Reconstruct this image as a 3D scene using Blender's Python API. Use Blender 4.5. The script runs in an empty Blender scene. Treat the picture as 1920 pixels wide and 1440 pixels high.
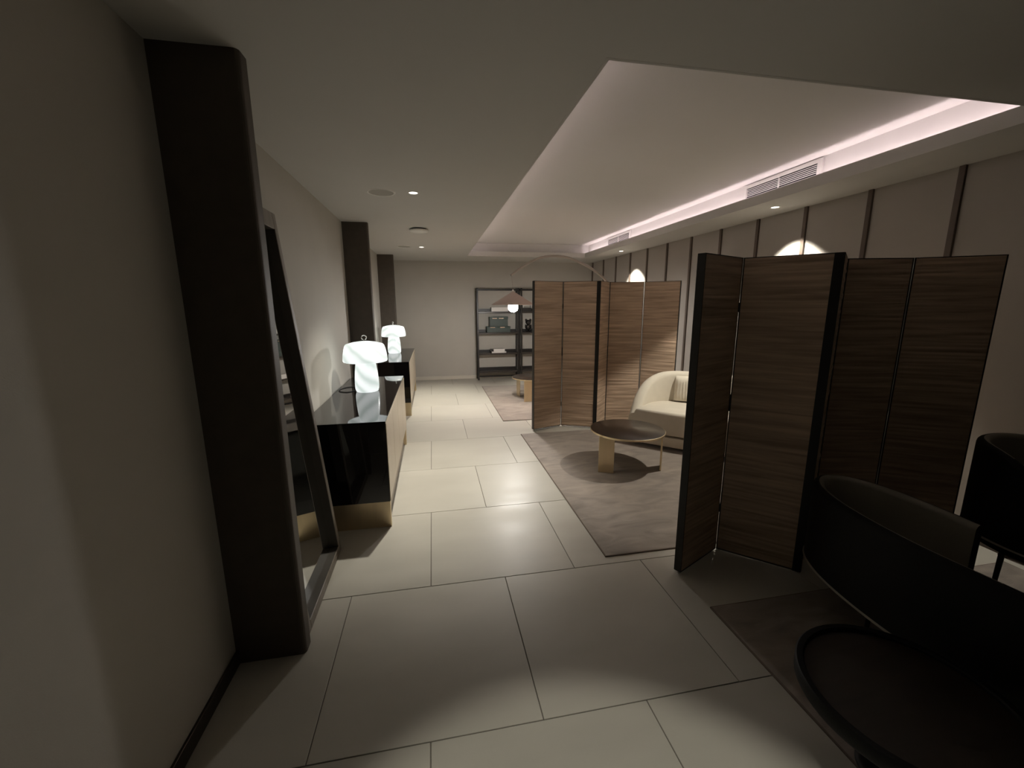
import bpy, bmesh, math, random
from mathutils import Vector, Matrix, noise
random.seed(7)
PI = math.pi
sc = bpy.context.scene
col = sc.collection

# ------------------------------------------------------------------ camera
cam_d = bpy.data.cameras.new('camera')
cam = bpy.data.objects.new('camera', cam_d)
col.objects.link(cam)
R_ = (0.9823, -0.1873, -0.0047)
D_ = (-0.0398, -0.1838, -0.9821)
F_ = (0.1831, 0.9649, -0.188)
cam.matrix_world = Matrix(((R_[0], -D_[0], -F_[0], 0.0),
                           (R_[1], -D_[1], -F_[1], 0.0),
                           (R_[2], -D_[2], -F_[2], 1.6),
                           (0, 0, 0, 1)))
cam_d.sensor_width = 36.0
cam_d.lens = 776.7 / 1920 * 36
cam_d.clip_start = 0.02
sc.camera = cam

# ------------------------------------------------------------------ world, exposure
w = bpy.data.worlds.new('world')
sc.world = w
w.use_nodes = True
w.node_tree.nodes['Background'].inputs[0].default_value = (0.9, 0.85, 0.8, 1)
w.node_tree.nodes['Background'].inputs[1].default_value = 0.002
sc.view_settings.view_transform = 'Standard'
sc.view_settings.look = 'None'
sc.view_settings.gamma = 1.0
sc.view_settings.use_curve_mapping = False
sc.view_settings.exposure = 0.0

# light levels (all of them lamps the room has)
LED_STRENGTH = 19.0
BULB_GLOW = 460.0
DOWN_WATT = 235.0
WALLWASH_WATT = 155.0
NEAR_WATT = 82.0
LAMP_GLOW = 1.8


def spot(name, loc, watt, deg, blend, colr=(1.0, 0.95, 0.83), radius=0.02, rot=(0, 0, 0)):
    d = bpy.data.lights.new(name, 'SPOT')
    d.energy = watt
    d.color = colr
    d.spot_size = math.radians(deg)
    d.spot_blend = blend
    d.shadow_soft_size = radius
    o = bpy.data.objects.new(name, d)
    o.location = loc
    o.rotation_euler = rot
    col.objects.link(o)
    return o


spot('spot_light', (-0.11, 3.69, 2.488), DOWN_WATT, 82, 1.0)
spot('spot_light', (-0.12, 6.96, 2.488), DOWN_WATT, 82, 1.0)
spot('spot_light', (3.245, 3.64, 2.488), WALLWASH_WATT, 92, 0.25)
spot('spot_light', (3.245, 6.95, 2.488), WALLWASH_WATT, 92, 0.25)
spot('spot_light', (0.36, 0.45, 2.488), NEAR_WATT, 48, 0.35, (1.0, 0.97, 0.84))


# ------------------------------------------------------------------ materials
def mat(name, colr, rough=0.5, metal=0.0, var=0.0, scale=4.0, stretch=(1, 1, 1), bump=0.0, bscale=60.0,
        rvar=0.0, emit=None, es=0.0, coat=0.0, sheen=0.0, spec=0.5, detail=4.0, dist=0.0, tint=0.0):
    m = bpy.data.materials.new(name)
    m.use_nodes = True
    nt = m.node_tree
    N, L = nt.nodes, nt.links
    b = N['Principled BSDF']
    b.inputs['Base Color'].default_value = (*colr, 1)
    b.inputs['Roughness'].default_value = rough
    b.inputs['Metallic'].default_value = metal
    b.inputs['Coat Weight'].default_value = coat
    b.inputs['Sheen Weight'].default_value = sheen
    b.inputs['Specular IOR Level'].default_value = spec
    tc = N.new('ShaderNodeTexCoord')
    mp = N.new('ShaderNodeMapping')
    mp.inputs['Scale'].default_value = stretch
    L.new(tc.outputs['Object'], mp.inputs['Vector'])
    if var or rvar:
        nz = N.new('ShaderNodeTexNoise')
        nz.inputs['Scale'].default_value = scale
        nz.inputs['Detail'].default_value = detail
        nz.inputs['Distortion'].default_value = dist
        L.new(mp.outputs[0], nz.inputs['Vector'])
        if var:
            mr = N.new('ShaderNodeMapRange')
            mr.inputs['From Min'].default_value = 0.25
            mr.inputs['From Max'].default_value = 0.75
            mr.inputs['To Min'].default_value = 1 - var
            mr.inputs['To Max'].default_value = 1 + var
            L.new(nz.outputs['Fac'], mr.inputs['Value'])
            mul = N.new('ShaderNodeVectorMath')
            mul.operation = 'SCALE'
            mul.inputs[0].default_value = colr
            L.new(mr.outputs[0], mul.inputs['Scale'])
            out = mul.outputs[0]
            if tint:
                oi = N.new('ShaderNodeObjectInfo')
                m2 = N.new('ShaderNodeMapRange')
                m2.inputs['To Min'].default_value = 1 - tint
                m2.inputs['To Max'].default_value = 1 + tint
                L.new(oi.outputs['Random'], m2.inputs['Value'])
                mul2 = N.new('ShaderNodeVectorMath')
                mul2.operation = 'SCALE'
                L.new(out, mul2.inputs[0])
                L.new(m2.outputs[0], mul2.inputs['Scale'])
                out = mul2.outputs[0]
            L.new(out, b.inputs['Base Color'])
        if rvar:
            m3 = N.new('ShaderNodeMapRange')
            m3.inputs['From Min'].default_value = 0.3
            m3.inputs['From Max'].default_value = 0.7
            m3.inputs['To Min'].default_value = rough - rvar
            m3.inputs['To Max'].default_value = rough + rvar
            L.new(nz.outputs['Fac'], m3.inputs['Value'])
            L.new(m3.outputs[0], b.inputs['Roughness'])
    if bump:
        nb = N.new('ShaderNodeTexNoise')
        nb.inputs['Scale'].default_value = bscale
        nb.inputs['Detail'].default_value = 3
        L.new(mp.outputs[0], nb.inputs['Vector'])
        bp = N.new('ShaderNodeBump')
        bp.inputs['Strength'].default_value = bump
        bp.inputs['Distance'].default_value = 0.004
        L.new(nb.outputs['Fac'], bp.inputs['Height'])
        L.new(bp.outputs[0], b.inputs['Normal'])
    if emit:
        b.inputs['Emission Color'].default_value = (*emit, 1)
        b.inputs['Emission Strength'].default_value = es
    return m


M = {}
M['darkwall'] = mat('dark_wall', (0.12, 0.10, 0.085), 0.8)  # for the unseen wall behind the camera, darkened to cut bounced light
M['wall'] = mat('wall_paint', (0.49, 0.465, 0.42), 0.8, var=0.03, scale=3, bump=0.08, bscale=220)
M['ceil'] = mat('ceiling_paint', (0.57, 0.555, 0.525), 0.85, var=0.015, scale=2)
M['cove'] = mat('cove_paint', (0.76, 0.74, 0.72), 0.8)
M['tile'] = mat('porcelain_tile', (0.47, 0.445, 0.39), 0.40, var=0.07, scale=1.6, stretch=(1, 2.5, 1), rvar=0.07,
                bump=0.05, bscale=90, detail=7, tint=0.025, spec=0.34)
M['grout'] = mat('grout', (0.16, 0.14, 0.12), 0.9)
M['bronze'] = mat('dark_column_leather', (0.075, 0.058, 0.043), 0.55, var=0.12, scale=14, bump=0.1, bscale=160)
M['skirt'] = mat('bronze_skirting', (0.06, 0.05, 0.04), 0.4, metal=0.6)
M['skirt_light'] = mat('pale_skirting', (0.66, 0.62, 0.54), 0.4)
M['plinth'] = mat('champagne_plinth', (0.34, 0.29, 0.235), 0.4, metal=0.5)
M['brass'] = mat('brushed_brass', (0.68, 0.56, 0.37), 0.34, metal=1.0, var=0.06, scale=30, stretch=(1, 1, 0.08))
M['champ'] = mat('champagne_door_lacquer', (0.50, 0.42, 0.32), 0.3, metal=0.35, var=0.03, scale=6)
M['gloss'] = mat('black_gloss_lacquer', (0.006, 0.005, 0.005), 0.03, spec=0.6)
M['black'] = mat('black_wood', (0.012, 0.010, 0.009), 0.4, var=0.2, scale=20)
M['shelfm'] = mat('smoked_shelf_wood', (0.035, 0.028, 0.024), 0.32, var=0.25, scale=9, stretch=(0.3, 3, 3))
M['edge'] = mat('black_screen_edge', (0.010, 0.009, 0.008), 0.45)
M['slat'] = mat('taupe_wall_slat', (0.105, 0.078, 0.062), 0.5, var=0.1, scale=12)
M['panel'] = mat('wall_upholstery', (0.40, 0.37, 0.335), 0.85, var=0.04, scale=2.2, bump=0.15, bscale=300)
M['rug'] = mat('taupe_silk_rug', (0.25, 0.205, 0.17), 0.75, var=0.36, scale=3.2, stretch=(1, 2.4, 1), bump=0.5,
               bscale=110, sheen=0.35, detail=8, dist=1.2)
M['rugedge'] = mat('rug_binding', (0.16, 0.12, 0.095), 0.8)
M['ttop'] = mat('bronze_table_top', (0.028, 0.018, 0.013), 0.3, var=0.15, scale=5, coat=0.1)
M['cream'] = mat('cream_boucle', (0.66, 0.60, 0.50), 0.85, var=0.04, scale=9, bump=0.35, bscale=260, sheen=0.2)
M['groove'] = mat('dark_recess', (0.02, 0.016, 0.013), 0.7)
M['leather'] = mat('black_leather', (0.005, 0.0047, 0.0043), 0.6, spec=0.2, bump=0.2, bscale=190)
M['leatherin'] = mat('taupe_leather', (0.24, 0.215, 0.175), 0.42, bump=0.2, bscale=190)
M['chrome'] = mat('polished_chrome', (0.7, 0.69, 0.67), 0.12, metal=1.0)
M['mirror'] = mat('mirror_glass', (0.82, 0.83, 0.82), 0.015, metal=1.0)
M['mframe'] = mat('mirror_frame_wood', (0.22, 0.19, 0.16), 0.5, var=0.2, scale=7, stretch=(4, 4, 0.5), bump=0.1, bscale=60)
M['lampshade'] = mat('arc_lamp_shade', (0.50, 0.40, 0.36), 0.6)
M['arm'] = mat('arc_lamp_arm', (0.42, 0.37, 0.33), 0.35, metal=0.5)
M['bulb'] = mat('bulb_glow', (1, 1, 1), 0.4, emit=(1.0, 0.975, 0.93), es=BULB_GLOW)
M['lens'] = mat('downlight_lens', (1, 1, 1), 0.4, emit=(1.0, 0.95, 0.87), es=5.0)
M['led'] = mat('led_strip_glow', (1, 1, 1), 0.4, emit=(1.0, 0.84, 0.87), es=LED_STRENGTH)
M['led_left'] = mat('led_strip_glow_left', (1, 1, 1), 0.4, emit=(1.0, 0.84, 0.87), es=LED_STRENGTH * 1.7)
M['plastic'] = mat('white_plastic', (0.80, 0.78, 0.74), 0.5)
M['mesh'] = mat('speaker_grille_mesh', (0.42, 0.40, 0.36), 0.7, bump=0.6, bscale=500)
M['dark'] = mat('vent_darkness', (0.008, 0.007, 0.009), 0.8)
M['green'] = mat('dark_green_leather', (0.035, 0.055, 0.047), 0.45, bump=0.1, bscale=200)
M['paper'] = mat('white_book_cover', (0.72, 0.69, 0.66), 0.55)
M['figure'] = mat('black_figurine', (0.010, 0.009, 0.009), 0.18)
M['cable'] = mat('black_cable', (0.012, 0.012, 0.012), 0.5)
M['wicker'] = mat('mirror_back', (0.05, 0.045, 0.04), 0.7)


def marble_glow():
    m = bpy.data.materials.new('glowing_alabaster')
    m.use_nodes = True
    nt = m.node_tree
    N, L = nt.nodes, nt.links
    b = N['Principled BSDF']
    b.inputs['Base Color'].default_value = (0.25, 0.26, 0.255, 1)
    b.inputs['Roughness'].default_value = 0.3
    tc = N.new('ShaderNodeTexCoord')
    mp = N.new('ShaderNodeMapping')
    mp.inputs['Rotation'].default_value = (0.5, 0.9, 0.2)
    L.new(tc.outputs['Object'], mp.inputs[0])
    wv = N.new('ShaderNodeTexWave')
    wv.inputs['Scale'].default_value = 2.6
    wv.inputs['Distortion'].default_value = 7.0
    wv.inputs['Detail'].default_value = 2.5
    wv.inputs['Detail Scale'].default_value = 0.9
    L.new(mp.outputs[0], wv.inputs['Vector'])
    cr = N.new('ShaderNodeValToRGB')
    cr.color_ramp.elements[0].position = 0.0
    cr.color_ramp.elements[0].color = (0.34, 0.385, 0.365, 1)
    cr.color_ramp.elements[1].position = 0.30
    cr.color_ramp.elements[1].color = (0.44, 0.475, 0.46, 1)
    e = cr.color_ramp.elements.new(0.9)
    e.color = (0.52, 0.55, 0.54, 1)
    L.new(wv.outputs['Fac'], cr.inputs[0])
    L.new(cr.outputs[0], b.inputs['Emission Color'])
    b.inputs['Emission Strength'].default_value = LAMP_GLOW
    return m


M['marble'] = marble_glow()


def screen_mat():
    m = mat('carved_wood_screen', (0.175, 0.118, 0.082), 0.5)
    nt = m.node_tree
    N, L = nt.nodes, nt.links
    b = N['Principled BSDF']
    tc = N.new('ShaderNodeTexCoord')
    mp = N.new('ShaderNodeMapping')
    mp.inputs['Scale'].default_value = (1.2, 1.2, 26)
    L.new(tc.outputs['Object'], mp.inputs[0])
    nz = N.new('ShaderNodeTexNoise')
    nz.inputs['Scale'].default_value = 1.6
    nz.inputs['Detail'].default_value = 6
    nz.inputs['Distortion'].default_value = 0.4
    L.new(mp.outputs[0], nz.inputs['Vector'])
    cr = N.new('ShaderNodeValToRGB')
    cr.color_ramp.elements[0].position = 0.32
    cr.color_ramp.elements[0].color = (0.34, 0.24, 0.168, 1)
    cr.color_ramp.elements[1].position = 0.68
    cr.color_ramp.elements[1].color = (0.62, 0.455, 0.33, 1)
    L.new(nz.outputs['Fac'], cr.inputs[0])
    L.new(cr.outputs[0], b.inputs['Base Color'])
    return m


M['screen'] = screen_mat()


# ------------------------------------------------------------------ object helpers
def link(o, parent=None):
    col.objects.link(o)
    if parent:
        o.parent = parent
    return o


def obj(name, bm, m, parent=None, smooth=False, loc=None):
    bmesh.ops.recalc_face_normals(bm, faces=bm.faces)
    me = bpy.data.meshes.new(name)
    bm.to_mesh(me)
    bm.free()
    for mm in (m if isinstance(m, (list, tuple)) else [m]):
        me.materials.append(mm)
    if smooth:
        for p in me.polygons:
            p.use_smooth = True
        me.set_sharp_from_angle(angle=math.radians(40))
    o = bpy.data.objects.new(name, me)
    if loc:
        o.location = loc
    return link(o, parent)


def tag(o, label=None, cat=None, group=None, kind=None):
    if label:
        o['label'] = label
    if cat:
        o['category'] = cat
    if group:
        o['group'] = group
    if kind:
        o['kind'] = kind
    return o


def thing(name, label, cat, loc=(0, 0, 0), rz=0.0, group=None):
    o = bpy.data.objects.new(name, None)
    o.location = loc
    o.rotation_euler = (0, 0, rz)
    o.empty_display_size = 0.1
    link(o)
    return tag(o, label, cat, group)


def copy_tree(o, parent=None):
    c = o.copy()
    link(c)
    c.parent = parent
    for ch in list(o.children):
        copy_tree(ch, c)
    return c


def B():
    return bmesh.new()


def box(bm, x0, x1, y0, y1, z0, z1, bev=0.0, seg=1):
    v = [bm.verts.new(p) for p in ((x0, y0, z0), (x1, y0, z0), (x1, y1, z0), (x0, y1, z0),
                                   (x0, y0, z1), (x1, y0, z1), (x1, y1, z1), (x0, y1, z1))]
    fs = [bm.faces.new([v[i] for i in f]) for f in ((0, 3, 2, 1), (4, 5, 6, 7), (0, 1, 5, 4), (1, 2, 6, 5),
                                                    (2, 3, 7, 6), (3, 0, 4, 7))]
    if bev:
        es = list({e for f in fs for e in f.edges})
        bmesh.ops.bevel(bm, geom=es, offset=bev, segments=seg, profile=0.5, affect='EDGES')
    return bm


def bx(*a, **k):
    return box(B(), *a, **k)


def cyl(bm, x, y, z0, z1, r, n=32, r2=None):
    r2 = r if r2 is None else r2
    a = [bm.verts.new((x + r * math.cos(2 * PI * i / n), y + r * math.sin(2 * PI * i / n), z0)) for i in range(n)]
    b = [bm.verts.new((x + r2 * math.cos(2 * PI * i / n), y + r2 * math.sin(2 * PI * i / n), z1)) for i in range(n)]
    for i in range(n):
        j = (i + 1) % n
        bm.faces.new((a[i], a[j], b[j], b[i]))
    bm.faces.new(a[::-1])
    bm.faces.new(b)
    return bm


def lathe(bm, prof, n=40, x=0, y=0, closed=False):
    rings = []
    for r, z in prof:
        if r < 1e-5:
            rings.append([bm.verts.new((x, y, z))])
        else:
            rings.append([bm.verts.new((x + r * math.cos(2 * PI * i / n), y + r * math.sin(2 * PI * i / n), z))
                          for i in range(n)])
    pr = list(zip(rings, rings[1:]))
    if closed:
        pr.append((rings[-1], rings[0]))
    for a, b in pr:
        for i in range(n):
            j = (i + 1) % n
            if len(a) == 1 and len(b) == 1:
                continue
            if len(a) == 1:
                bm.faces.new((a[0], b[i], b[j]))
            elif len(b) == 1:
                bm.faces.new((a[i], a[j], b[0]))
            else:
                bm.faces.new((a[i], a[j], b[j], b[i]))
    return bm


def smooth_path(pts, n):
    """Catmull-Rom through pts, n samples per span"""
    P = [Vector(p) for p in pts]
    P = [P[0] * 2 - P[1]] + P + [P[-1] * 2 - P[-2]]
    out = []
    for i in range(1, len(P) - 2):
        for k in range(n):
            t = k / n
            a, b, c, d = P[i - 1], P[i], P[i + 1], P[i + 2]
            out.append(0.5 * ((2 * b) + (c - a) * t + (2 * a - 5 * b + 4 * c - d) * t * t +
                              (3 * b - a - 3 * c + d) * t ** 3))
    out.append(P[-2].copy())
    return out


def tube(bm, pts, r, n=8, closed=False):
    P = [Vector(p) for p in pts]
    rings = []
    L = len(P)
    up = Vector((0, 0, 1))
    for i, p in enumerate(P):
        a = P[(i - 1) % L] if (closed or i > 0) else p
        b = P[(i + 1) % L] if (closed or i < L - 1) else p
        t = (b - a).normalized()
        ref = up if abs(t.dot(up)) < 0.95 else Vector((1, 0, 0))
        u = t.cross(ref).normalized()
        v = u.cross(t).normalized()
        rr = r[i] if isinstance(r, (list, tuple)) else r
        rings.append([bm.verts.new(p + (u * math.cos(2 * PI * k / n) + v * math.sin(2 * PI * k / n)) * rr)
                      for k in range(n)])
    rng = range(L if closed else L - 1)
    for i in rng:
        a, b = rings[i], rings[(i + 1) % L]
        for k in range(n):
            bm.faces.new((a[k], a[(k + 1) % n], b[(k + 1) % n], b[k]))
    if not closed:
        bm.faces.new(rings[0][::-1])
        bm.faces.new(rings[-1])
    return bm


def prism(bm, poly, z0, z1):
    a = [bm.verts.new((x, y, z0)) for x, y in poly]
    b = [bm.verts.new((x, y, z1)) for x, y in poly]
    n = len(poly)
    for i in range(n):
        j = (i + 1) % n
        bm.faces.new((a[i], a[j], b[j], b[i]))
    bm.faces.new(a[::-1])
    bm.faces.new(b)
    return bm


def struct(name, bm, m, **k):
    return tag(obj(name, bm, m, **k), kind='structure')


# ------------------------------------------------------------------ setting
XL, XR, YN, YF, ZC = -0.932, 3.55, -2.6, 9.05, 2.5

floor = struct('floor', bx(XL - 0.1, XR + 0.1, YN - 0.1, YF + 0.1, -0.08, -0.0035), M['grout'])
row0, rh, tw, j = 1.303, 0.886, 0.872, 0.0022
for k in range(-5, 10):
    y0, y1 = row0 + k * rh, row0 + (k + 1) * rh
    ph = 0.368 if k % 2 == 0 else -0.068
    i = -3
    while True:
        x0 = ph + i * tw
        i += 1
        x1 = x0 + tw
        if x0 > XR:
            break
        if x1 < XL:
            continue
        a, b_, c, d = max(x0, XL), min(x1, XR), max(y0, YN), min(y1, YF)
        if b_ - a < 0.03 or d - c < 0.03:
            continue
        obj('tile', bx(a + j, b_ - j, c + j, d - j, -0.012, 0.0, bev=0.0012), M['tile'], floor)

struct('wall_left', bx(XL - 0.1, XL, YN - 0.1, YF + 0.1, -0.08, 2.9), M['wall'])
struct('wall_back', bx(XL, XR, YF, YF + 0.1, -0.08, 2.9), M['wall'])
struct('wall_front', bx(XL, XR, YN - 0.1, YN, -0.08, 2.9), M['darkwall'])
wr = struct('wall_right', bx(XR, XR + 0.12, YN - 0.1, YF + 0.1, -0.08, 2.9), M['slat'])
PY = [2.372 + 0.6 * k for k in range(-9, 12)]
PY = [y for y in PY if YN < y < YF]
edges = [YN] + PY + [YF]
for a, b_ in zip(edges, edges[1:]):
    if b_ - a > 0.05:
        obj('wall_panel', bx(XR - 0.012, XR + 0.01, a + 0.012, b_ - 0.012, 0.08, ZC, bev=0.002), M['panel'], wr)
slat0 = None
for y in PY:
    if slat0 is None:
        slat0 = obj('slat', bx(-0.030, 0.006, -0.019, 0.019, 0.0, ZC, bev=0.002), M['slat'], wr)
        s = slat0
    else:
        s = slat0.copy()
        link(s, wr)
    s.location = (XR, y, 0)

# baseboards
struct('baseboard_left', bx(XL, XL + 0.012, YN, YF, 0, 0.068, bev=0.002), M['skirt'])
struct('baseboard_back', bx(XL + 0.012, XR - 0.03, YF - 0.012, YF, 0, 0.075, bev=0.002), M['skirt_light'])
struct('baseboard_front', bx(XL + 0.012, XR - 0.03, YN, YN + 0.012, 0, 0.068, bev=0.002), M['skirt'])

# ceiling with recessed light cove
CX0, CX1, CY0, CY1 = 0.69, 3.005, 1.655, 8.06
T = 0.115
ZL, ZT = 2.588, 2.752
bm = B()
box(bm, XL, CX0, YN, YF, ZC, ZC + 0.02)
box(bm, CX1, XR, YN, YF, ZC, ZC + 0.02)
box(bm, CX0, CX1, YN, CY0, ZC, ZC + 0.02)
box(bm, CX0, CX1, CY1, YF, ZC, ZC + 0.02)
ceil = struct('ceiling', bm, M['ceil'])
bm = B()
t_ = 0.014
box(bm, CX0 - t_, CX0 + 0.001, CY0 - t_, CY1 + t_, ZC - 0.0005, ZL)
box(bm, CX1 - 0.001, CX1 + t_, CY0 - t_, CY1 + t_, ZC - 0.0005, ZL)
box(bm, CX0, CX1, CY0 - t_, CY0 + 0.001, ZC - 0.0005, ZL)
box(bm, CX0, CX1, CY1 - 0.001, CY1 + t_, ZC - 0.0005, ZL)
struct('trim_1', bm, M['ceil'])
bm = B()
box(bm, CX0 - T - 0.03, CX0 - T, CY0 - T, CY1 + T, ZC + 0.02, ZT)
box(bm, CX1 + T, CX1 + T + 0.03, CY0 - T, CY1 + T, ZC + 0.02, ZT)
box(bm, CX0 - T - 0.03, CX1 + T + 0.03, CY0 - T - 0.03, CY0 - T, ZC + 0.02, ZT)
box(bm, CX0 - T - 0.03, CX1 + T + 0.03, CY1 + T, CY1 + T + 0.03, ZC + 0.02, ZT)
box(bm, CX0 - T - 0.03, CX1 + T + 0.03, CY0 - T - 0.03, CY1 + T + 0.03, ZT, ZT + 0.03)
obj('cove_recess', bm, M['cove'], ceil)
# a lid over the whole room so that nothing leaks in
obj('upper_slab', bx(XL - 0.1, XR + 0.12, YN - 0.1, YF + 0.1, 2.9, 2.95), M['ceil'], ceil)

for x, lab in ((CX0 - 0.035, 'glowing pinkish light strip hidden along the left edge of the ceiling recess'),
               (CX1 + 0.030, 'glowing pinkish light strip in the trough below the air vents')):
    t = thing('light_strip', lab, 'light strip', (x, (CY0 + CY1) / 2, ZC + 0.02))
    L2 = (CY1 - CY0) / 2
    obj('channel', bx(-0.012, 0.012, -L2, L2, 0, 0.004), M['plastic'], t)
    obj('diffuser', bx(-0.007, 0.007, -L2, L2, 0.0042, 0.009), M['led_left'] if x < 1 else M['led'], t)

# columns on the left wall
def column(y, x1, dep, lab):
    w_ = x1 - XL
    bm = B()
    r = 0.02
    pl_ = [(0, 0), (w_ - r, 0)]
    pl_ += [(w_ - r + r * math.sin(a), r - r * math.cos(a)) for a in (0.4, 0.8, 1.2)]
    pl_ += [(w_, r), (w_, dep), (0, dep)]
    prism(bm, pl_, 0.0, ZC)
    o = obj('column', bm, M['bronze'], loc=(XL, y, 0))
    tag(o, lab, 'column')


column(1.82, -0.640, 0.07, 'dark brown clad column nearest the camera, left of the leaning mirror')
column(5.03, -0.660, 0.07, 'dark brown clad column behind the nearer glowing table lamp')
column(8.05, -0.650, 0.07, 'dark brown clad column by the far end of the farther sideboard, near the back wall')

# ------------------------------------------------------------------ ceiling fittings
def downlight(x, y, lab):
    t = thing('downlight', lab, 'ceiling light', (x, y, ZC), 0, None)
    obj('trim_ring', lathe(B(), [(0.034, 0.0005), (0.034, -0.004), (0.040, -0.005), (0.046, -0.003), (0.048, 0.0005)], 32, closed=True),
        M['plastic'], t, smooth=True)
    obj('lens', lathe(B(), [(0, -0.0015), (0.033, -0.0015), (0.033, 0.0), (0, 0.0)], 24), M['lens'], t)


downlight(-0.11, 3.69, 'small bright round downlight in the ceiling right of the nearer speaker')
downlight(-0.12, 6.96, 'small bright round downlight in the left ceiling near the back wall')
downlight(3.245, 3.64, 'small round downlight in the soffit below the nearer air vent')
downlight(3.245, 6.95, 'small round downlight in the soffit below the farther air vent')
downlight(0.36, 0.45, 'small round downlight in the ceiling above the camera, outside the picture')

def speaker(x, y, lab):
    t = thing('ceiling_speaker', lab, 'ceiling speaker', (x, y, ZC))
    obj('bezel', lathe(B(), [(0.098, 0.0005), (0.098, -0.005), (0.108, -0.007), (0.114, 0.0005)], 40, closed=True), M['plastic'], t, smooth=True)
    obj('grille', lathe(B(), [(0, -0.003), (0.097, -0.003), (0.097, 0.0), (0, 0.0)], 40), M['mesh'], t)


speaker(-0.365, 3.72, 'round flush ceiling speaker nearest the camera, left of a downlight')
speaker(-0.385, 6.94, 'round flush ceiling speaker near the back wall, beyond the white detector')
t = thing('smoke_detector', 'round white disc-shaped detector hanging just under the left ceiling', 'detector', (-0.115, 5.35, ZC))
obj('base_ring', lathe(B(), [(0, 0.0), (0.085, 0.0), (0.085, -0.014), (0, -0.014)], 36), M['dark'], t)
obj('cover', lathe(B(), [(0, -0.014), (0.108, -0.014), (0.112, -0.02), (0.105, -0.034), (0.06, -0.042), (0, -0.044)], 40), M['plastic'], t, smooth=True)

def vent(y0, y1, lab):
    xf = CX1 + T
    z0, z1 = 2.605, 2.742
    t = thing('air_vent', lab, 'air vent', (xf, (y0 + y1) / 2, z0))
    h = (y1 - y0) / 2 + 0.045
    H = z1 - z0
    bm = B()
    f = 0.03
    box(bm, -0.016, -0.0005, -h, h, 0, f * 0.6)
    box(bm, -0.016, -0.0005, -h, h, H - f, H)
    box(bm, -0.016, -0.0005, -h, -h + 0.045, f * 0.6, H - f)
    box(bm, -0.016, -0.0005, h - 0.045, h, f * 0.6, H - f)
    obj('frame', bm, M['cove'], t)
    obj('backing', bx(-0.003, -0.0005, -h + 0.04, h - 0.04, 0.01, H - 0.02), M['dark'], t)  # black sheet in place of the shade inside an open duct
    za, zb = f * 0.6, H - f
    n = 6
    st = (zb - za) / n
    for i in range(n - 1):
        z = za + st * (i + 1)
        obj('slat', bx(-0.016, -0.012, -h + 0.045, h - 0.045, z - 0.0026, z + 0.0026), M['cove'], t)
    obj('divider', bx(-0.014, -0.003, -0.004, 0.004, za, zb), M['cove'], t)


vent(3.09, 3.87, 'long white slotted air vent nearest the camera, in the glowing ceiling recess')
vent(6.40, 7.20, 'long white slotted air vent farther away in the ceiling recess, near the back wall')

# ------------------------------------------------------------------ sideboards
def sideboard(y, lab):
    t = thing('sideboard', lab, 'sideboard', (XL, y, 0), 0, 'black and champagne sideboards along the left wall')
    W, L_, z0, z1 = 0.58, 1.95, 0.198, 0.80
    obj('end_panel', bx(0.014, W, 0, 0.02, z0, z1 - 0.012), M['gloss'], t)
    obj('end_panel', bx(0.014, W, L_ - 0.02, L_, z0, z1 - 0.012), M['gloss'], t)
    obj('top', bx(0.014, W + 0.001, 0, L_, z1 - 0.012, z1, bev=0.0015), M['gloss'], t)
    obj('carcass', bx(0.014, W - 0.025, 0.02, L_ - 0.02, z0, z1 - 0.012), M['black'], t)
    n = 4
    dw = (L_ - 0.008) / n
    for i in range(n):
        obj('door', bx(W - 0.022, W + 0.004, 0.004 + i * dw + 0.0025, 0.004 + (i + 1) * dw - 0.0025, z0 + 0.002, z1 - 0.016, bev=0.001),
            M['champ'], t)
    obj('plinth', bx(0.014, W - 0.03, 0.035, L_ - 0.10, 0.001, z0), M['plinth'], t)
    obj('foot', bx(0.014, W, 0.0, 0.035, 0.0, z0, bev=0.001), M['brass'], t)
    obj('foot', bx(0.014, W, L_ - 0.10, L_, 0.0, z0, bev=0.001), M['brass'], t)
    return t


sideboard(2.92, 'glossy black sideboard with champagne doors nearest the camera, carrying the larger-looking lamp')
sideboard(6.08, 'glossy black sideboard with champagne doors farther away, beyond the second column')

# ------------------------------------------------------------------ table lamps
def table_lamp(x, y, lab, rz):
    t = thing('table_lamp', lab, 'lamp', (x, y, 0.80), rz, 'alabaster mushroom lamps on the sideboards')
    obj('lamp_body', lathe(B(), [(0, 0), (0.088, 0), (0.100, 0.006), (0.107, 0.03), (0.109, 0.06), (0.107, 0.12), (0.101, 0.19),
                                 (0.093, 0.25), (0.086, 0.285), (0, 0.285)], 48), M['marble'], t, smooth=True)
    obj('lamp_shade', lathe(B(), [(0.03, 0.290), (0.185, 0.283), (0.196, 0.287), (0.2005, 0.298), (0.196, 0.35), (0.187, 0.40), (0.176, 0.435),
                                  (0.165, 0.447), (0.11, 0.463), (0.05, 0.472), (0, 0.474)], 56), M['marble'], t, smooth=True)
    pts = []
    for i in range(17):
        a = math.radians(-65 + i * 310 / 16 + 0)
        pts.append((0.021 * math.cos(a), 0, 0.508 + 0.021 * math.sin(a)))
    fin = B()
    tube(fin, pts, 0.0045, 8)
    cyl(fin, 0, 0, 0.472, 0.489, 0.006, 12)
    obj('finial_ring', fin, M['chrome'], t, smooth=True)
    return t


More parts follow.
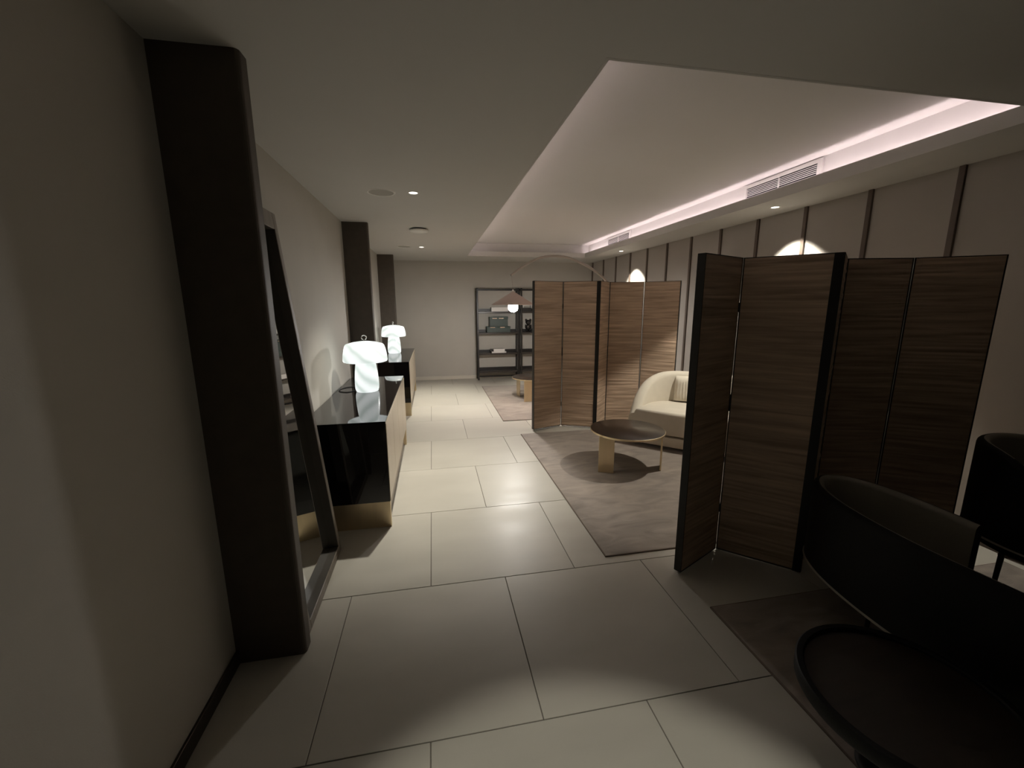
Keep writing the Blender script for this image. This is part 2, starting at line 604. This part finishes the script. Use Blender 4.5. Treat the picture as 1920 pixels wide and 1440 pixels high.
table_lamp(-0.63, 4.05, 'glowing white marbled mushroom lamp nearest the camera, with a ring on top', math.radians(8))
table_lamp(-0.65, 7.28, 'glowing white marbled mushroom lamp farther away, on the far sideboard', math.radians(75))
cab = smooth_path([(-0.75, 4.09, 0.804), (-0.80, 4.02, 0.804), (-0.88, 4.06, 0.804), (-0.905, 4.16, 0.804), (-0.86, 4.26, 0.804), (-0.78, 4.28, 0.804),
                   (-0.72, 4.24, 0.804), (-0.60, 4.26, 0.804)], 6)
tag(obj('power_cable', tube(B(), cab, 0.0035, 6), M['cable'], smooth=True),
    'black lamp cable looping on the near sideboard behind the lamp', 'cable')

# ------------------------------------------------------------------ leaning mirror
top_x, bot_x, mh = -0.850, -0.657, 2.11
ang = math.atan2(bot_x - top_x, mh)
t = thing('floor_mirror', 'tall rectangular mirror in a taupe wooden frame leaning on the left wall', 'mirror', (bot_x, 2.31, 0.0))
t.rotation_euler = (0, -ang, 0)
Lm = mh / math.cos(ang)
hw, fd, fw = 0.375, 0.075, 0.045
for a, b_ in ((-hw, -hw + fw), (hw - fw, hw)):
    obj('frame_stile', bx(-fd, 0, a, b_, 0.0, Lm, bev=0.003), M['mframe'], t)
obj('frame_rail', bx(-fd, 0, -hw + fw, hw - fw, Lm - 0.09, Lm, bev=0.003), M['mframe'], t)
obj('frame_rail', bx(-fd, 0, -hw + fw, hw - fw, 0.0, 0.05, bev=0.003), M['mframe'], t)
obj('mirror_glass', bx(-0.056, -0.050, -hw + fw, hw - fw, 0.05, Lm - 0.09), M['mirror'], t)
obj('backing', bx(-fd, -0.058, -hw + fw, hw - fw, 0.05, Lm - 0.09), M['wicker'], t)

M['reveal'] = mat('mirror_frame_painted_shade', (0.05, 0.042, 0.034), 0.5)  # darker copy of the frame colour: shade painted on all but front faces
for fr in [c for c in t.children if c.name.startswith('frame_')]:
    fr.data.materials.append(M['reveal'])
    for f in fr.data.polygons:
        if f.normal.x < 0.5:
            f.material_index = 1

# ------------------------------------------------------------------ rugs
def rug(x0, x1, y0, y1, lab, rz=0):
    bm = B()
    nx, ny = 40, 40
    cx, cy = (x0 + x1) / 2, (y0 + y1) / 2
    ax, ay = (x1 - x0) / 2, (y1 - y0) / 2
    g = [[None] * (ny + 1) for _ in range(nx + 1)]
    for i in range(nx + 1):
        for k in range(ny + 1):
            u, v = i / nx * 2 - 1, k / ny * 2 - 1
            z = 0.013 + 0.0016 * noise.noise(Vector((u * ax * 3 + cy, v * ay * 3, 1)))
            if i in (0, nx) or k in (0, ny):
                z -= 0.004
            wob = 0.004 * noise.noise(Vector((u * 5 + cy, v * 5, 3)))
            g[i][k] = bm.verts.new((u * ax + wob, v * ay + wob, z))
    for i in range(nx):
        for k in range(ny):
            bm.faces.new((g[i][k], g[i + 1][k], g[i + 1][k + 1], g[i][k + 1]))
    t = thing('rug', lab, 'rug', (cx, cy, 0), rz)
    obj('pile', bm, M['rug'], t, smooth=True)
    bm = B()
    e = 0.006
    for a in ((-ax - e, ax + e, -ay - e, -ay + 0.004), (-ax - e, ax + e, ay - 0.004, ay + e),
              (-ax - e, -ax + 0.004, -ay, ay), (ax - 0.004, ax + e, -ay, ay)):
        box(bm, *a, 0.0005, 0.008)
    obj('binding', bm, M['rugedge'], t)


rug(1.04, 3.45, 2.262, 4.868, 'taupe brushed rug under the round table and cream sofa')
rug(0.925, 3.4, 5.515, 8.06, 'taupe brushed rug behind the farther folding screen, near the bookshelves')
rug(1.405, 3.45, -0.9, 1.715, 'dark taupe rug under the black leather chairs in the foreground')

# ------------------------------------------------------------------ folding screens
def folding_screen(pts, height, lab, seed):
    c = Vector((sum(p[0] for p in pts) / len(pts), sum(p[1] for p in pts) / len(pts)))
    t = thing('folding_screen', lab, 'folding screen', (c.x, c.y, 0))
    th = 0.042
    for i in range(len(pts) - 1):
        a, b_ = Vector(pts[i]) - c, Vector(pts[i + 1]) - c
        d = (b_ - a)
        L_ = d.length
        d.normalize()
        n = Vector((d.y, -d.x))          # towards the camera side
        g = 0.005
        L_ -= 2 * g
        base = a + d * g
        bm = B()
        nu, nz = 12, 250
        z0, z1 = 0.022, height
        rows = []

        def relief(u, z):
            q = Vector((u * 1.1 + i * 3.3, seed, z * 21))
            h = noise.noise(q) * 0.6 + noise.noise(Vector((u * 2.1 + i * 7, seed + 5, z * 47))) * 0.35
            # carved ridges with sharp creases
            return 0.011 * abs(h)
        for side in (1, -1):
            rr = []
            for kz in range(nz + 1):
                z = z0 + (z1 - z0) * kz / nz
                row = []
                for ku in range(nu + 1):
                    u = L_ * ku / nu
                    off = (0 if side == 1 else -th)
                    r_ = relief(u, z)
                    if ku in (0, nu) or kz in (0, nz):
                        r_ = 0
                    p = base + d * u + n * (off + side * r_)
                    row.append(bm.verts.new((p.x, p.y, z)))
                rr.append(row)
            for kz in range(nz):
                for ku in range(nu):
                    f = (rr[kz][ku], rr[kz][ku + 1], rr[kz + 1][ku + 1], rr[kz + 1][ku])
                    bm.faces.new(f if side == 1 else f[::-1])
            rows.append(rr)
        me = bpy.data.meshes.new('panel')
        bm.to_mesh(me)
        bm.free()
        me.materials.append(M['screen'])
        pn = link(bpy.data.objects.new('panel', me), t)
        # black edges: two sides, top and bottom
        def slab(u0, u1, za, zb, name, nx0=-th - 0.001, nx1=0.001, m=M['edge']):
            q = [base + d * u0 + n * nx0, base + d * u1 + n * nx0, base + d * u1 + n * nx1, base + d * u0 + n * nx1]
            return obj(name, prism(B(), [(p.x, p.y) for p in q], za, zb), m, pn)
        slab(-0.003, 0.004, z0 - 0.006, z1 + 0.003, 'edge_strip')
        slab(L_ - (0.040 if i == 1 else 0.004), L_ + 0.003, z0 - 0.006, z1 + 0.003, 'edge_strip', nx0=-th - 0.001, nx1=0.006 if i == 1 else 0.001)
        slab(0.004, L_ - 0.004, z1 - 0.002, z1 + 0.003, 'edge_strip')
        slab(0.004, L_ - 0.004, z0 - 0.006, z0 + 0.002, 'edge_strip')
        for u in (0.012, L_ - 0.012):
            q = base + d * u + n * (-th / 2)
            obj('foot', cyl(B(), q.x, q.y, 0.0 if True else 0, z0 - 0.006, 0.008, 10), M['chrome'], pn)
    for i in range(1, len(pts) - 1):
        q = Vector(pts[i]) - c
        d1 = (Vector(pts[i]) - Vector(pts[i - 1])).normalized()
        n1 = Vector((d1.y, -d1.x))
        q = q - n1 * th * (1.0 if i % 2 == 0 else 0.0)
        for z in (0.28, 0.95, 1.0, 1.55):
            obj('hinge', cyl(B(), q.x, q.y, z, z + 0.055, 0.005, 8), M['edge'], t)
    return t


folding_screen([(1.400, 2.000), (1.775, 2.185), (2.110, 1.865), (2.425, 2.125), (2.790, 2.035), (3.130, 1.815)], 1.856,
               'folding screen of dark carved wood nearest the camera, behind the black leather chairs', 11)
folding_screen([(1.224, 4.990), (1.632, 5.120), (2.050, 4.925), (2.285, 5.190), (2.715, 5.085), (3.050, 4.790)], 1.880,
               'folding screen of lighter-lit carved wood farther away, behind the cream sofa', 29)

# ------------------------------------------------------------------ coffee tables
def coffee_table(x, y, rz, lab, legs):
    t = thing('coffee_table', lab, 'table', (x, y, 0.0155), rz, 'round bronze tables with brass slab legs')
    R = 0.36
    obj('tabletop', lathe(B(), [(0, 0.352), (R - 0.006, 0.352), (R - 0.004, 0.355), (R - 0.004, 0.3665), (R - 0.006, 0.368), (0, 0.368)], 72),
        M['ttop'], t, smooth=True)
    obj('rim', lathe(B(), [(R - 0.004, 0.349), (R, 0.350), (R + 0.001, 0.366), (R - 0.0035, 0.3675)], 72, closed=True), M['brass'], t, smooth=True)
    for (lx, ly, a) in legs:
        bm = bx(-0.072, 0.072, -0.008, 0.008, 0.0, 0.352, bev=0.002)
        bmesh.ops.rotate(bm, verts=bm.verts, cent=(0, 0, 0), matrix=Matrix.Rotation(a, 3, 'Z'))
        bmesh.ops.translate(bm, verts=bm.verts, vec=(lx, ly, 0))
        obj('leg', bm, M['brass'], t)
    return t


LEGS = [(-0.285, -0.165, math.radians(-27)), (0.285, -0.168, math.radians(58)), (-0.095, 0.26, math.radians(66))]
coffee_table(1.862, 3.676, 0, 'low round table with dark bronze top in front of the cream sofa', LEGS)
coffee_table(1.665, 6.84, math.radians(33), 'low round table with dark top in front of the bookshelves, half hidden by the screen', LEGS)

# ------------------------------------------------------------------ curved shells (sofa and chairs)
def shell(bm, path, ztop, zbot, th, inset=0.0, nsec=5, lean=0.0):
    """upright curved wall along a plan path; left of the path is inside"""
    P = [Vector((p[0], p[1])) for p in path]
    n = len(P)
    rings = []
    for i in range(n):
        a, b_ = P[max(i - 1, 0)], P[min(i + 1, n - 1)]
        t_ = (b_ - a).normalized()
        o = Vector((t_.y, -t_.x))        # outward (right of the path)
        zt = ztop(i / (n - 1))
        zb = zbot
        prof = [(-th / 2, zb), (th / 2 - inset, zb), (th / 2 - inset * 0.45, zb + (zt - zb) * 0.12), (th / 2 - inset * 0.08, zb + (zt - zb) * 0.32),
                (th / 2, zb + (zt - zb) * 0.6)]
        r = th / 2
        rz = min(r, (zt - zb) * 0.3)
        for k in range(0, nsec + 1):
            a_ = PI * k / nsec
            prof.append((r * math.cos(a_) - lean * 0, zt - rz + rz * math.sin(a_)))
        rings.append([bm.verts.new((P[i].x + o.x * (q[0] + lean * (q[1] - zb)), P[i].y + o.y * (q[0] + lean * (q[1] - zb)), q[1])) for q in prof])
    m = len(rings[0])
    for i in range(n - 1):
        for k in range(m):
            bm.faces.new((rings[i][k], rings[i][(k + 1) % m], rings[i + 1][(k + 1) % m], rings[i + 1][k]))
    bm.faces.new(rings[0][::-1])
    bm.faces.new(rings[-1])
    return bm


def pad(bm, poly, z0, z1, rnd=0.03, shrink=0.0, seg=4, crown=0.0):
    """rounded cushion over a plan polygon"""
    c = Vector((sum(p[0] for p in poly) / len(poly), sum(p[1] for p in poly) / len(poly)))
    P = [Vector(p) for p in poly]
    rings = []

    def ring(off, z):
        out = []
        for p in P:
            d = (p - c)
            L_ = d.length
            q = c + d * max((L_ - off) / L_, 0.02)
            out.append(bm.verts.new((q.x, q.y, z)))
        return out
    rings.append(ring(shrink + rnd * 0.5, z0))
    rings.append(ring(shrink, z0 + rnd * 0.5))
    for k in range(seg + 1):
        a = PI / 2 * k / seg
        rings.append(ring(shrink + rnd * (1 - math.cos(a)), z1 - rnd + rnd * math.sin(a)))
    ext = max((p - c).length for p in P)
    for f in (0.4, 0.7, 0.92):
        rings.append(ring(shrink + rnd + (ext - rnd) * f * 0.95, z1 + crown * f))
    for a, b_ in zip(rings, rings[1:]):
        n = len(a)
        for i in range(n):
            bm.faces.new((a[i], a[(i + 1) % n], b_[(i + 1) % n], b_[i]))
    bm.faces.new(rings[0][::-1])
    bm.faces.new(rings[-1])
    return bm


# cream sofa: local u along the front edge (to the right, towards the camera), v to the back
sofa = thing('sofa', 'cream upholstered curved sofa beside the round coffee table', 'sofa', (2.17, 4.275, 0.0155), math.radians(-44))
SW, SD = 1.30, 0.78
path = []
for i in range(41):
    a = PI * i / 40
    cu = -math.cos(a)
    u = SW / 2 + (SW / 2 - 0.055) * (abs(cu) ** 0.85) * (1 if cu > 0 else -1)
    v = 0.03 + (SD - 0.09) * (math.sin(a) ** 0.62)
    path.append((u, v))
path = path[::-1]     # so that outward is on the right hand


def sofa_top(s):
    e = min(s, 1 - s)
    k = min(e / 0.36, 1)
    return 0.36 + 0.425 * math.sqrt(max(0.0, 1 - (1 - k) ** 2.2))


obj('backrest', shell(B(), path, sofa_top, 0.165, 0.125, inset=0.01, nsec=8), M['cream'], sofa, smooth=True)
inner = [(p[0], p[1]) for p in path]
cpoly = [(0.075 if p[0] < 0.075 else (SW - 0.075 if p[0] > SW - 0.075 else p[0]), min(p[1], SD - 0.13)) for p in path]
seatp = [(0.06, 0.0), (SW / 2, -0.02), (SW - 0.06, 0.0), (SW - 0.07, 0.3), (SW - 0.16, 0.52), (SW / 2 + 0.2, 0.62), (SW / 2 - 0.2, 0.62), (0.16, 0.52), (0.07, 0.3)]
sp = [tuple(p) for p in smooth_path([(0.075, 0.0), (SW * 0.3, -0.015), (SW * 0.7, -0.015), (SW - 0.075, 0.0)], 6)]
sp += [tuple(p) for p in smooth_path([(SW - 0.07, 0.03), (SW - 0.09, 0.3), (SW - 0.22, 0.56), (SW / 2, 0.66), (0.22, 0.56), (0.09, 0.3), (0.07, 0.03)], 6)]
obj('seat', pad(B(), sp, 0.165, 0.425, rnd=0.035, crown=0.012), M['cream'], sofa, smooth=True)
base_poly = [(SW / 2 + (p[0] - SW / 2) * 0.93, 0.39 + (p[1] - 0.39) * 0.84) for p in path]
obj('recess', prism(B(), base_poly, 0.14, 0.17), M['groove'], sofa)
base_poly2 = [(SW / 2 + (p[0] - SW / 2) * 1.06, (p[1] - 0.03) * 1.03 - 0.005) for p in path]
obj('base', pad(B(), base_poly2, 0.035, 0.142, rnd=0.012), M['cream'], sofa, smooth=True)
obj('plinth', prism(B(), [(0.1 + p[0] * 0.85, 0.06 + p[1] * 0.85) for p in path], 0.0, 0.04), M['groove'], sofa)
# pleated back cushion
bm = B()
nu, nv = 60, 14
g = []
for i in range(nu + 1):
    u = 0.36 + 0.62 * i / nu
    uu = (i / nu) * 2 - 1
    row = []
    for k in range(nv + 1):
        vv = k / nv
        z = 0.425 + 0.31 * vv
        edge = (1 - abs(uu) ** 6) * (1 - abs(2 * vv - 1) ** 5)
        pleat = 0.006 * math.sin(u * 190 + 2 * noise.noise(Vector((u * 9, vv * 3, 0)))) * max(0, math.sin(vv * PI)) ** 0.5 * (0.6 + 0.6 * noise.noise(Vector((u * 20, 0, 7))))
        v = 0.635 - 0.085 * max(edge, 0) ** 0.5 + 0.05 * uu * uu * -1 - pleat + 0.03 * vv
        row.append(bm.verts.new((u, v, z)))
    g.append(row)
gb = [[bm.verts.new((v.co.x, min(v.co.y + 0.06, 0.69) if 0 < i < nu else v.co.y + 0.03, v.co.z)) for v in r_] for i, r_ in enumerate(g)]
for i in range(nu):
    for k in range(nv):
        bm.faces.new((g[i][k], g[i + 1][k], g[i + 1][k + 1], g[i][k + 1]))
        bm.faces.new((gb[i][k], gb[i][k + 1], gb[i + 1][k + 1], gb[i + 1][k]))
for i in range(nu):
    bm.faces.new((g[i][0], gb[i][0], gb[i + 1][0], g[i + 1][0]))
    bm.faces.new((g[i][nv], g[i + 1][nv], gb[i + 1][nv], gb[i][nv]))
for k in range(nv):
    bm.faces.new((g[0][k], g[0][k + 1], gb[0][k + 1], gb[0][k]))
    bm.faces.new((g[nu][k], gb[nu][k], gb[nu][k + 1], g[nu][k + 1]))
obj('back_cushion', bm, M['cream'], sofa, smooth=True)


# black leather tub chairs
def tub_chair(lab, path, ztop, zb, seat_z, legs, origin, leg_h, th=0.05):
    ox, oy = origin
    t = thing('tub_chair', lab, 'chair', (ox, oy, 0.0155), 0, 'black leather tub chairs on the foreground rug')
    pp = smooth_path([(x - ox, y - oy, 0) for x, y in path], 8)
    pp = [(p.x, p.y) for p in pp]
    sh = shell(B(), pp, ztop, zb, th, inset=0.055, nsec=8)
    # outer face black leather, inner face softer taupe leather
    me = obj('shell', sh, [M['leather'], M['leatherin']], t, smooth=True)
    cx = sum(p[0] for p in pp) / len(pp)
    cy = sum(p[1] for p in pp) / len(pp)
    cc = Vector((cx, cy))
    for f in me.data.polygons:
        ce = Vector((f.center.x, f.center.y))
        nn = Vector((f.normal.x, f.normal.y))
        if nn.dot(cc - ce) > 0.03 and f.center.z > zb + 0.02:
            f.material_index = 1
    obj('seat_base', pad(B(), pp, zb - 0.035, seat_z - 0.09, rnd=0.03, shrink=0.02), M['leather'], t, smooth=True)
    obj('seat_cushion', pad(B(), pp, seat_z - 0.09, seat_z, rnd=0.035, shrink=0.035, crown=0.012), M['leatherin'], t, smooth=True)
    for lx, ly in legs:
        obj('leg', tube(B(), [(lx - ox, ly - oy, 0), (lx - ox + (cx - lx + ox) * 0.08, ly - oy + (cy - ly + oy) * 0.08, zb - 0.01)], [0.009, 0.014], 10),
            M['black'], t, smooth=True)
    return t


tub_chair('black leather tub chair nearest the camera, its rounded back towards the folding screen',
          [(1.905, 0.70), (1.85, 0.88), (1.815, 1.16), (1.845, 1.45), (1.93, 1.66), (2.06, 1.765), (2.185, 1.71), (2.262, 1.52), (2.30, 1.24)],
          lambda s: 0.665 - 0.03 * abs(2 * s - 1) ** 4, 0.25, 0.43, [(2.02, 1.0), (2.04, 1.42), (2.2, 1.45), (2.2, 1.05)], (2.06, 1.25), 0.25)


def top2(s):
    return 0.66 + 0.22 * max(0.0, 1 - abs((s - 0.5) / 0.36) ** 4)


tub_chair('black leather tub chair at the right edge, in front of the slatted wall',
          [(2.83, 0.99), (2.75, 1.19), (2.735, 1.39), (2.80, 1.555), (2.95, 1.64), (3.13, 1.62), (3.27, 1.50), (3.33, 1.31), (3.28, 1.11)],
          top2, 0.40, 0.47, [(2.89, 1.46), (2.88, 1.12), (3.24, 1.45), (3.24, 1.12)], (3.06, 1.3), 0.4)

# low round side table in front of the chairs
t = thing('side_table', 'low round dark wood table with raised black rim in the bottom right corner', 'table', (1.468, 0.872, 0.0155))
M['stained'] = mat('dark_stained_wood', (0.024, 0.017, 0.011), 0.4, var=0.35, scale=3.5, stretch=(1, 5, 1), detail=6, dist=1.0)
obj('tabletop', lathe(B(), [(0, 0.29), (0.276, 0.29), (0.276, 0.325), (0, 0.325)], 64), M['stained'], t, smooth=True)
obj('rim', lathe(B(), [(0.275, 0.283), (0.298, 0.285), (0.304, 0.295), (0.304, 0.333), (0.299, 0.339), (0.281, 0.339), (0.276, 0.334)], 64, closed=True),
    M['leather'], t, smooth=True)
obj('pedestal', lathe(B(), [(0, 0.02), (0.05, 0.02), (0.045, 0.08), (0.045, 0.24), (0.06, 0.29), (0, 0.29)], 32, x=0.03), M['black'], t, smooth=True)
obj('base', lathe(B(), [(0, 0), (0.115, 0), (0.115, 0.012), (0.10, 0.02), (0, 0.02)], 48, x=0.03), M['black'], t, smooth=True)

# ------------------------------------------------------------------ bookshelves
def bookshelf(x, w_, lab):
    t = thing('bookshelf', lab, 'bookshelf', (x, 8.78, 0), 0, 'open black bookshelves by the back wall')
    d, H = 0.235, 1.925
    p = 0.032
    for a in (0.0, w_ - p):
        for b_ in (0.0, d - p):
            obj('upright', bx(a, a + p, b_, b_ + p, 0, H + 0.02, bev=0.002), M['black'], t)
    obj('top_rail', bx(p, w_ - p, 0, 0.028, H - 0.028, H), M['black'], t)
    obj('top_rail', bx(p, w_ - p, d - 0.028, d, H - 0.028, H), M['black'], t)
    obj('side_rail', bx(0.002, p - 0.002, p, d - p, H - 0.028, H), M['black'], t)
    obj('side_rail', bx(w_ - p + 0.002, w_ - 0.002, p, d - p, H - 0.028, H), M['black'], t)
    for z in (1.46, 1.02, 0.58, 0.19):
        s = obj('shelf', bx(p, w_ - p, 0.002, d - 0.002, z - 0.035, z, bev=0.001), M['shelfm'], t)
        obj('shelf_lip', bx(p, w_ - p, d - 0.014, d - 0.002, z, z + 0.055), M['black'], s)
    obj('bottom_rail', bx(p, w_ - p, d - 0.03, d - 0.008, 0.03, 0.06), M['black'], t)
    return t


bookshelf(0.925, 0.90, 'open black bookshelf left unit, holding dark green boxes, by the back wall')
bookshelf(1.865, 0.90, 'open black bookshelf right unit, mostly hidden behind the folding screen')


def case(x0, x1, y0, y1, z, h, lab, front_clasps):
    t = thing('storage_box', lab, 'box', ((x0 + x1) / 2, (y0 + y1) / 2, z), 0, 'dark green boxes on the bookshelf')
    a, b_ = (x1 - x0) / 2, (y1 - y0) / 2
    obj('box_body', bx(-a, a, -b_, b_, 0, h * 0.78, bev=0.004), M['green'], t)
    obj('lid', bx(-a - 0.004, a + 0.004, -b_ - 0.004, b_ + 0.002, h * 0.78, h, bev=0.004), M['green'], t)
    for cx in front_clasps:
        obj('clasp', bx(cx - 0.05, cx + 0.05, -b_ - 0.010, -b_ - 0.004, h * 0.80, h * 0.80 + 0.014), M['chrome'], t)


case(1.135, 1.640, 8.80, 8.985, 1.02, 0.125, 'wide low dark green leather box on the second shelf, lower of the two', [-0.13, 0.08])
case(1.200, 1.590, 8.82, 8.975, 1.145, 0.205, 'tall dark green leather box standing on the wider green box', [-0.09, 0.05])


def book(x0, x1, y0, y1, z, h, lab, grp, m=None):
    t = thing('book', lab, 'book', ((x0 + x1) / 2, (y0 + y1) / 2, z), 0, grp)
    a, b_ = (x1 - x0) / 2, (y1 - y0) / 2
    c = min(0.004, h * 0.2)
    obj('pages', bx(-a + 0.004, a - 0.004, -b_ + 0.003, b_ - 0.004, c, h - c), M['paper'], t)
    bm = B()
    box(bm, -a, a, -b_, b_, 0, c)
    box(bm, -a, a, -b_, b_, h - c, h)
    box(bm, -a, a, -b_, -b_ + 0.003, c, h - c)
    obj('cover', bm, m or M['paper'], t)


book(1.235, 1.60, 8.80, 8.98, 1.46, 0.085, 'thick white book lying on the top shelf, left of the lamp shade', None)
book(1.235, 1.545, 8.79, 8.98, 0.58, 0.030, 'thin white book lying on the third shelf, under a thicker one', None)
book(1.275, 1.515, 8.80, 8.97, 0.61, 0.055, 'thicker white book on top of the thin one, third shelf', None)
book(1.215, 1.275, 8.83, 8.97, 0.61, 0.045, 'small dark book end beside the white books on the third shelf', None, M['black'])
book(1.90, 2.10, 8.80, 8.97, 1.46, 0.075, 'dark book with white top lying on the right unit, beside the lamp shade', None, M['black'])

t = thing('display_stand', 'small white angular stand on the right bookshelf unit, beside the lamp shade', 'stand', (2.02, 8.88, 1.535))
obj('stand_top', bx(-0.10, 0.10, -0.07, 0.07, 0.045, 0.055), M['paper'], t)
for sx in (-0.088, 0.088):
    bm = bx(-0.008, 0.008, -0.06, 0.06, 0.0, 0.045)
    obj('leg', bm, M['paper'], t).location = (sx, 0, 0)

t = thing('figurine', 'small glossy black bear-eared figurine on the right bookshelf unit', 'figurine', (2.045, 8.86, 1.02))
def blob(x, y, z, rx, ry, rz_, n=20, m=12):
    bm = B()
    bmesh.ops.create_uvsphere(bm, u_segments=n, v_segments=m, radius=1)
    bmesh.ops.scale(bm, verts=bm.verts, vec=(rx, ry, rz_))
    bmesh.ops.translate(bm, verts=bm.verts, vec=(x, y, z))
    return bm
obj('body', blob(0, 0, 0.10, 0.055, 0.05, 0.065), M['figure'], t, smooth=True)
obj('head', blob(0, 0, 0.205, 0.06, 0.052, 0.055), M['figure'], t, smooth=True)
for s in (-1, 1):
    obj('ear', blob(0.045 * s, 0, 0.252, 0.027, 0.018, 0.027, 14, 8), M['figure'], t, smooth=True)
    obj('leg', blob(0.028 * s, -0.005, 0.030, 0.025, 0.033, 0.030, 14, 8), M['figure'], t, smooth=True)
    obj('arm', blob(0.058 * s, -0.01, 0.115, 0.018, 0.022, 0.045, 14, 8), M['figure'], t, smooth=True)

# ------------------------------------------------------------------ arc lamp behind the farther screen
t = thing('arc_floor_lamp', 'tall arching floor lamp with cone shade and glowing bulb, before the bookshelf', 'floor lamp', (3.15, 6.42, 0.0))
ox, oy = 3.15, 6.42
arc = [(1.121, 5.95, 2.010), (1.255, 6.0, 2.104), (1.447, 6.05, 2.215), (1.627, 6.1, 2.280), (1.819, 6.15, 2.305), (2.03, 6.2, 2.292),
       (2.213, 6.25, 2.244), (2.45, 6.3, 2.149), (2.716, 6.35, 1.977), (2.95, 6.39, 1.70), (3.09, 6.41, 1.3), (3.15, 6.42, 0.8), (3.15, 6.42, 0.05)]
ap = smooth_path([(x - ox, y - oy, z) for x, y, z in arc], 6)
obj('arm', tube(B(), ap, [0.016 + 0.006 * i / len(ap) for i in range(len(ap))], 12), M['arm'], t, smooth=True)
obj('base', lathe(B(), [(0, 0.014), (0.19, 0.014), (0.195, 0.022), (0.19, 0.05), (0.03, 0.06), (0, 0.06)], 48), M['arm'], t, smooth=True)
lx, ly = 1.15 - ox, 5.95 - oy
obj('cord', tube(B(), [(lx - 0.02, ly, 2.01), (lx, ly, 1.80)], 0.003, 6), M['arm'], t)
sh = obj('lamp_shade', lathe(B(), [(0.012, 1.785), (0.314, 1.600), (0.311, 1.596), (0.012, 1.779)], 64, x=lx, y=ly, closed=True), M['lampshade'], t, smooth=True)
obj('knob', blob(lx, ly, 1.795, 0.017, 0.017, 0.017, 16, 10), M['plastic'], sh, smooth=True)
obj('bulb', blob(lx, ly, 1.566, 0.072, 0.072, 0.072, 28, 16), M['bulb'], t, smooth=True)
